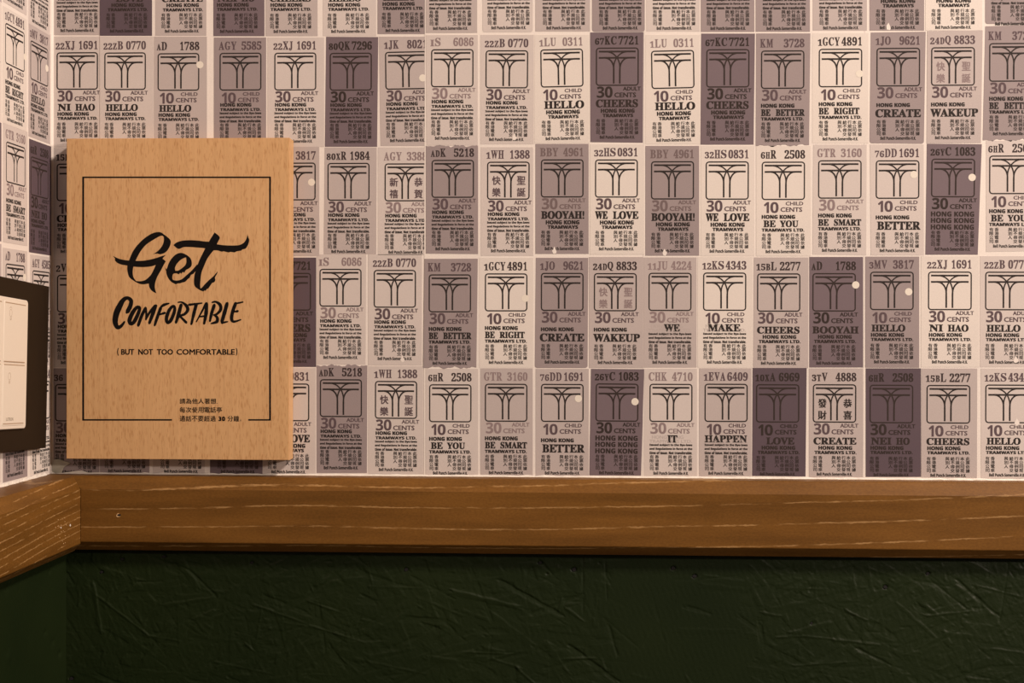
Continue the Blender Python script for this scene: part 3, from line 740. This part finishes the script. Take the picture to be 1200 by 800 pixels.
link('lower_board', box_me('left_far', (0, -1.0, .02), (20.9*S, -706*S, Z0-72*S)), M_GREEN, wall_left)
me = box_me('left_below', (0, -706*S, .02), (20.9*S, -7*S, Z0-286*S)); link('lower_board', me, M_GREEN, wall_left)

# torn paper and glue residue in the corner above the rail
def blob(name, pts, y0, y1, mat, parent):
    q = [onY(*p) for p in pts]
    return link(name, prism_xz(name, [(a*S, b*S+Z0) for a, b in q], -y0, -y1), mat, parent)
bl = blob('torn_paper_scrap', [(62, 552), (61.5, 543), (64, 538), (70, 537.6), (76, 540), (83, 542), (79, 545), (75.5, 547), (74, 550), (72.5, 553.5), (66, 554.4)], .0012, .0002, M_PATCH, wall_back)
bl['label'] = 'grey green glue patch where the paper is torn'
blob('sealant_smear', [(60, 556.5), (62, 550), (66, 552.5), (73, 553.8), (88, 551.8), (96, 551), (104, 553.5), (118, 553), (118, 556.5), (90, 557)], .0011, .0002, M_SEAL, wall_back)

# ------------------------------------------------------------------ wooden notice board
TS = 25.0           # its face stands this far from the wall
def SP(px, py): x, z = onY(px, py, -TS); return x, z
sx0, sz1 = SP(78, 162.3); sx1, _ = SP(337.6, 161); _, sz0 = SP(200, 538.2); sx1b, _ = SP(338.4, 538)
sx0b, _ = SP(76.8, 537)
root = bpy.data.objects.new('wooden_sign', None); COL.objects.link(root)
root.location = ((sx0+sx1)/2*S, 0, sz0*S+Z0)
root['label'] = 'beech wood notice board hand-lettered Get Comfortable, fixed to the ticket wallpaper above the rail'; root['category'] = 'sign'
ox, oz = (sx0+sx1)/2, sz0
def prof_slab():
    bm = bmesh.new(); bv = 2.4
    xa, xb, za, zb = sx0-ox, sx1b-ox, 0, sz1-oz
    bmesh.ops.create_cube(bm, size=1)
    for v in bm.verts: v.co = Vector(((xa+xb+bv*0)/2+v.co.x*(xb-xa+0), -13.2+v.co.y*(TS-1.6), (za+zb)/2+v.co.z*(zb-za)))
    for v in bm.verts: v.co *= S
    ed = [e for e in bm.edges if all(v.co.y < -13*S for v in e.verts)]
    bmesh.ops.bevel(bm, geom=ed, offset=.5*S, segments=2, affect='EDGES')
    me = bpy.data.meshes.new('board'); bm.to_mesh(me); bm.free(); return me
board = link('board', prof_slab(), M_BEECH, root)
pk = link('mounting_pad', box_me('pad', (-40*S, -1.4*S, 120*S), (40*S, -.0003-LV['B'], 260*S)), M_BLACKPL, root)
YF = -(TS+.02)*S-.00002
YF = (-13.2-(TS-1.6)/2)*S-.00006
class SignPrint(Print):
    pass
def sconv(P): 
    r = []
    for p in P:
        x, z = SP(*p); r.append((x-ox, -(z-oz)))
    return np.array(r)
def smesh(name, pr, label=None):
    co = sconv(pr.V); me = from_py(name, [(a*S, YF-l*6e-6, -b*S) for (a, b), l in zip(co, pr.L)], pr.F)
    o = link(name, me, M_INKB, root)
    if label: o['label'] = label
    return o
def fill(outlines, smooth=True, off=(0, 0), sc=1.):
    """2D filled curve (even-odd) from closed outlines in photo pixels"""
    c = bpy.data.curves.new('f', 'CURVE'); c.dimensions = '2D'; c.fill_mode = 'BOTH'
    for P in outlines:
        P = [(off[0]+x*sc, off[1]+y*sc) for x, y in P]; n = len(P); Q = []
        for i in range(n):
            p0, p1, p2, p3 = (np.array(P[(i+j) % n], float) for j in (-1, 0, 1, 2))
            def corner(a, b, d):
                u = b-a; v = d-b; return (u@v)/(np.linalg.norm(u)*np.linalg.norm(v)+1e-9) < .35
            t1 = np.zeros(2) if corner(p0, p1, p2) else (p2-p0)/2; t2 = np.zeros(2) if corner(p1, p2, p3) else (p3-p1)/2
            L = np.linalg.norm(p2-p1)
            for t in (t1, t2):
                k = np.linalg.norm(t)
                if k > L: t *= L/k
            m_ = 5
            for s_ in range(m_):
                t = s_/m_; Q.append((2*t**3-3*t**2+1)*p1+(t**3-2*t**2+t)*t1+(-2*t**3+3*t**2)*p2+(t**3-t**2)*t2)
        sp_ = c.splines.new('POLY'); sp_.points.add(len(Q)-1)
        for i, q in enumerate(Q): sp_.points[i].co = (q[0]/100, -q[1]/100, 0, 1)
        sp_.use_cyclic_u = True
    o = bpy.data.objects.new('f', c); COL.objects.link(o); bpy.context.view_layer.update()
    me = bpy.data.meshes.new_from_object(o.evaluated_get(bpy.context.evaluated_depsgraph_get()))
    co = [(v.co.x*100, -v.co.y*100) for v in me.vertices]; fs = [tuple(p.vertices) for p in me.polygons]
    bpy.data.objects.remove(o); return co, fs
G1 = [(179, 297.8), (185, 294), (190, 288), (192, 282), (191.5, 277), (188.5, 276.2), (182, 279.5), (172, 286), (165, 294), (160, 303), (158, 308), (156.5, 312), (155.5, 318), (156.2, 324), (158.5, 328), (160, 329.2), (166, 329.2), (171, 327.5), (176, 323), (179, 320), (176, 331), (172, 332.5), (167, 333), (163, 332.2), (157, 329), (151.5, 324.5), (149.3, 317), (149.5, 310), (152, 303), (156, 294), (162, 286), (170, 278.5), (178, 273.5), (184, 271.8), (188.5, 272.2), (192, 274.5), (196, 277.5), (199.5, 281), (200, 285), (198, 290.5), (194, 295.5), (188, 297.8), (184, 297)]
G2 = [(132.2, 299.8), (134, 300.6), (140, 303.2), (148, 304.8), (159, 305.5), (168, 305.3), (176, 304), (184, 301.8), (190, 299.8), (194.5, 298.7), (192, 301), (190.5, 303), (192.5, 304.5), (194.3, 306.2), (192, 310), (189, 316), (186, 321), (184, 325), (182, 331), (181.5, 337), (183.2, 343.4), (180, 342), (177, 339.5), (175, 336), (174.5, 332.2), (171, 331.8), (168, 329), (171, 327.5), (176, 323), (178, 320), (180.5, 315), (182.5, 310.3), (178, 311.8), (170, 312.8), (162, 312.7), (156, 312.2), (149, 311), (142, 309.8), (137, 307.5), (134.5, 304.5), (135, 303)]
E1 = [(13, 62.8), (15, 65.5), (16, 63.5), (17.5, 59), (21, 53), (26, 48), (31, 46.2), (35, 46.8), (40, 49.5), (43.5, 53), (44.8, 58), (44, 62), (40.5, 65), (38, 66.2), (36, 69.6), (34.3, 68.4), (32.6, 70.6), (31, 69.6), (29.5, 71.4), (27, 70.2), (23.5, 70.5), (22.2, 73), (22.2, 77), (24, 78.2), (28, 78.5), (33, 77), (39, 72), (45, 66.5), (51, 59.5), (52, 63), (46.8, 70.5), (44, 72), (42, 75.5), (40, 77), (37, 80), (34, 80.8), (31, 81.8), (28, 82), (26.2, 82.9), (24, 82), (20, 79.5), (16.5, 74.5), (15, 70), (14.8, 67.5)]
E2 = [(38, 51.5), (38.5, 56), (37.5, 60), (34, 63.5), (29, 66.8), (25.5, 67.2), (25, 64), (27, 59.5), (31, 55), (35, 52.5)]
TB = [(23.2, 37), (27, 34), (33, 32), (42, 31.3), (52, 31.8), (60, 32.8), (65, 33.2), (74, 36), (84, 37.3), (95, 37.5), (101, 36.8), (106, 34), (109, 29), (110, 24), (111, 28), (112, 31), (111, 36), (108, 41), (104, 42.2), (103, 43.4), (97, 44.5), (95, 45.6), (90, 45), (88, 45.7), (82, 44.3), (80, 44.8), (75, 43.3), (69, 43), (60, 40.8), (52, 40), (42, 39.3), (35, 39.5), (29, 41.5)]
TS_ = [(71.5, 22.3), (77.5, 27.8), (75, 34), (72, 41), (68, 46), (63, 53), (59, 62), (56, 70), (55, 78), (54.6, 84), (55, 88), (57, 86.5), (60, 83), (65, 78), (70, 73.6), (75, 67.8), (74.6, 70.2), (72, 75), (72.4, 78), (71, 80.5), (68.6, 81.5), (66.5, 84.5), (64, 88), (62.4, 88.6), (61, 90.8), (59.8, 90), (58, 91.3), (53, 89), (49, 86), (47.5, 83), (47.5, 76), (48.5, 70), (51, 62), (54, 54), (58, 46), (61, 40), (66, 31)]
gp = Print()
gp.add(*fill([G1])); gp.add(*fill([G2]))
gp.add(*fill([E1, E2], off=(180, 250))); gp.add(*fill([TB], off=(180, 250))); gp.add(*fill([TS_], off=(180, 250)))
smesh('script_lettering', gp, 'large black brush script word Get')
def brush(p, pts, ox_, oy_, closed=False):
    P = np.array([(a/10+ox_, b/10+oy_) for a, b, _ in pts]); Wd = np.array([c for *_, c in pts])/10*1.17
    n = len(P); out = []; wo = []
    rngk = range(n if closed else n-1)
    for i in rngk:
        g_ = (lambda j: j % n) if closed else (lambda j: min(max(j, 0), n-1))
        p0, p1, p2, p3 = P[g_(i-1)], P[i], P[g_(i+1)], P[g_(i+2)]
        if n == 2: p0, p3 = p1, p2
        for s_ in range(6):
            t = s_/6; t1 = (p2-p0)/2; t2 = (p3-p1)/2
            out.append((2*t**3-3*t**2+1)*p1+(t**3-2*t**2+t)*t1+(-2*t**3+3*t**2)*p2+(t**3-t**2)*t2); wo.append(Wd[i]*(1-t)+Wd[g_(i+1)]*t)
    if not closed: out.append(P[-1]); wo.append(Wd[-1])
    out = np.array(out); wo = np.array(wo)+np.array([random.uniform(-.18, .18) for _ in wo])
    p.line(out, wo, closed)
    if not closed:
        for q, w_ in ((out[0], wo[0]), (out[-1], wo[-1])):
            co = [(q[0]+w_*.46*math.cos(a)*random.uniform(.8, 1.05), q[1]+w_*.46*math.sin(a)*random.uniform(.8, 1.05)) for a in [k*math.pi/5 for k in range(10)]]
            p.add(co, [tuple(range(10))])
cp = Print()
A_ = (120, 320); B_ = (180, 320)
for st in ([(285, 460, 30), (300, 440, 46), (328, 380, 44), (335, 320, 40), (290, 290, 34), (240, 320, 46), (195, 400, 60), (162, 480, 62), (150, 570, 54), (175, 632, 42), (218, 620, 34), (260, 568, 18)],
           [(420, 612, 30), (460, 500, 34), (505, 410, 30)], [(505, 405, 26), (515, 480, 24), (510, 545, 18)], [(512, 535, 18), (560, 450, 26), (620, 380, 30)], [(626, 380, 32), (592, 470, 40), (550, 585, 28)],
           [(612, 612, 22), (642, 520, 32), (684, 405, 32)], [(680, 402, 18), (720, 372, 32), (782, 353, 14)], [(665, 486, 16), (730, 465, 26)],
           [(862, 580, 26), (890, 490, 38), (922, 372, 34)], [(885, 342, 12), (930, 340, 18), (982, 378, 32), (1000, 430, 34), (962, 480, 28), (905, 496, 20)], [(905, 500, 22), (983, 578, 28)],
           [(1015, 370, 24), (1080, 362, 24), (1168, 350, 14)], [(1100, 365, 34), (1070, 480, 34), (1042, 598, 22)]): brush(cp, st, *A_)
brush(cp, [(428, 398, 30), (395, 408, 36), (350, 470, 42), (318, 550, 42), (332, 592, 34), (372, 568, 40), (412, 490, 38), (435, 425, 34)], *A_, closed=True)
brush(cp, [(828, 386, 28), (785, 430, 34), (752, 520, 36), (762, 578, 30), (800, 555, 36), (838, 470, 34), (848, 410, 30)], *A_, closed=True)
for st in ([(500, 570, 12), (560, 460, 18), (616, 352, 26)], [(622, 355, 32), (615, 470, 38), (592, 592, 24)], [(540, 510, 16), (610, 500, 18)],
           [(660, 562, 22), (680, 470, 34), (712, 372, 32)], [(685, 342, 14), (730, 335, 22), (780, 372, 34), (785, 430, 32), (738, 480, 24), (700, 490, 14)], [(710, 490, 16), (745, 520, 32), (740, 568, 34), (672, 590, 14)],
           [(862, 352, 34), (835, 450, 40), (800, 570, 32)], [(800, 582, 26), (870, 567, 12)],
           [(962, 352, 32), (930, 440, 36), (914, 530, 34), (940, 567, 26), (1022, 544, 12)], [(960, 356, 18), (1045, 338, 16)], [(940, 452, 14), (985, 445, 28)]): brush(cp, st, *B_)
smesh('brush_lettering', cp, 'black hand-brushed capitals COMFORTABLE')
bp = Print()
for t, a, b in (('BUT', 142, 157.3), ('NOT', 162, 179.2), ('TOO', 183.8, 202.8), ('COMFORTABLE', 206.7, 275.2)): bp.text(t, a, b, 408.9, 415.6, .05)
bp.text('(', 137.2, 139.2, 407.6, 416.6, .03); bp.text(')', 276.4, 278.3, 407.6, 416.6, .03)
smesh('small_capitals', bp, 'small black capitals in brackets')
kp = Print()
def cjline(s_, x0, x1, y0, y1):
    w_ = (x1-x0)/len(s_)
    for i, ch in enumerate(s_):
        kp.text(ch, x0+i*w_+.25, x0+(i+1)*w_-.25, y0, y1, .02)
cjline('請為他人著想', 210.3, 253.6, 466.7, 473.1); kp.text('.', 254.4, 255.2, 472, 472.9)
cjline('每次使用電話亭', 210.3, 260.5, 476.8, 483.4); cjline('通話不要超過', 210.3, 253.2, 487, 493.6)
kp.text('3', 256, 259.4, 487.8, 493.3, .09).text('0', 260, 264, 487.8, 493.3, .09); cjline('分鐘', 266.4, 280.4, 487, 493.6); kp.text('。', 281, 283, 491.6, 493.4)
smesh('chinese_lettering', kp, 'three short lines of black Chinese lettering')
fp = Print()
fp.quad(96.4, 206.8, 317.4, 208.6); fp.quad(315.4, 206.8, 317.5, 492.6); fp.quad(96.4, 206.8, 98.6, 492.7); fp.quad(96.4, 490.9, 201.6, 492.7); fp.quad(291, 490.9, 317.5, 492.7)
smesh('border_line', fp, 'thin black border line open at the lower right')

# ------------------------------------------------------------------ light switch on the left wall
sw = bpy.data.objects.new('light_switch', None); COL.objects.link(sw)
sw['label'] = 'cream rocker light switch on a wide black plate on the left wall'; sw['category'] = 'light switch'
# local frame: x towards the corner (world +Y), -y out of the wall (world +X), z up; origin = right edge middle of the plate
sw.location = (0, -37*S, 129.2*S+Z0)
sw.rotation_euler = (Matrix.Rotation(math.radians(90), 3, 'Z') @ Matrix.Rotation(math.radians(2.7), 3, 'Y')).to_euler()
PW = 262
link('plate', box_me('plate', (-PW*S, -10*S, -95*S), (0, -.6*S, 95*S), .5*S), M_BLACKPL, sw)
def rr_prism(name, x0, z0, x1, z1, r, y0, y1, bev=0):
    P = [(x*S, z*S) for x, z in rrect(x0, z0, x1, z1, r, 6)]
    me = prism_xz(name, P, y0*S, y1*S)
    if bev:
        bm = bmesh.new(); bm.from_mesh(me)
        ed = [e for e in bm.edges if all(abs(v.co.y-y0*S) < 1e-7 for v in e.verts)]
        bmesh.ops.bevel(bm, geom=ed, offset=bev*S, segments=3, profile=.5, affect='EDGES'); bm.to_mesh(me); bm.free()
        for p in me.polygons: p.use_smooth = len(p.vertices) < 6
    return me
IX1 = -66.; IX0 = -196.
link('switch_surround', rr_prism('switch_surround', IX0, -70.5, IX1, 73.5, 4.5, -13.4, -9.5, 1.2), M_CREAMPL, sw)
def gl(o_, x0, x1, z, w_=.55): return link('groove', box_me('groove', (x0*S, -(13.95)*S, (z-w_)*S), (x1*S, -13.2*S, (z+w_)*S)), M_GROOVE, o_)
for k, (xa, xb) in enumerate(((IX1-62, IX1-6.5), (IX1-124, IX1-68))):
    for (za, zb, n_) in ((3.2, 69.5, 'u'), (-66.5, .2, 'l')):
        rk = link('rocker', rr_prism('rocker', xa, za, xb, zb, 2, -13.85, -12.5, .35), M_CREAMPL, sw)
        gl(rk, xa+1.5, xb-1.5, zb-2.2 if n_ == 'u' else zb-.2); gl(rk, xa+1.5, xb-1.5, za+.2 if n_ == 'u' else za+2.2)
        # lamp symbol
        p = Print(); cx = xa+15.5; cz = (zb if n_ == 'u' else zb)-14
        p.line([(cx+3.2*math.cos(a), -cz-1+4*math.sin(a)) for a in [i*math.pi/6 for i in range(12)]], .5, True)
        p.line([(cx-1.2, -cz+3.6), (cx-1.2, -cz+6.4), (cx+1.2, -cz+6.4), (cx+1.2, -cz+3.6)], .8)
        if n_ == 'u': p.line([(cx-3, -cz-6), (cx, -cz-8), (cx+3, -cz-6)], .5)
        q = link('lamp_symbol', p.mesh('lamp_symbol', y=-13.9*S), M_GROOVE, rk)
lg = Print().text('LUTRON', IX1-53, IX1-35, 57.5, 61.2, .02)
link('maker_mark', lg.mesh('maker_mark', y=-13.9*S), simple('grey_print', (.3, .24, .17), .6), sw)
print('tickets', TICKETS)
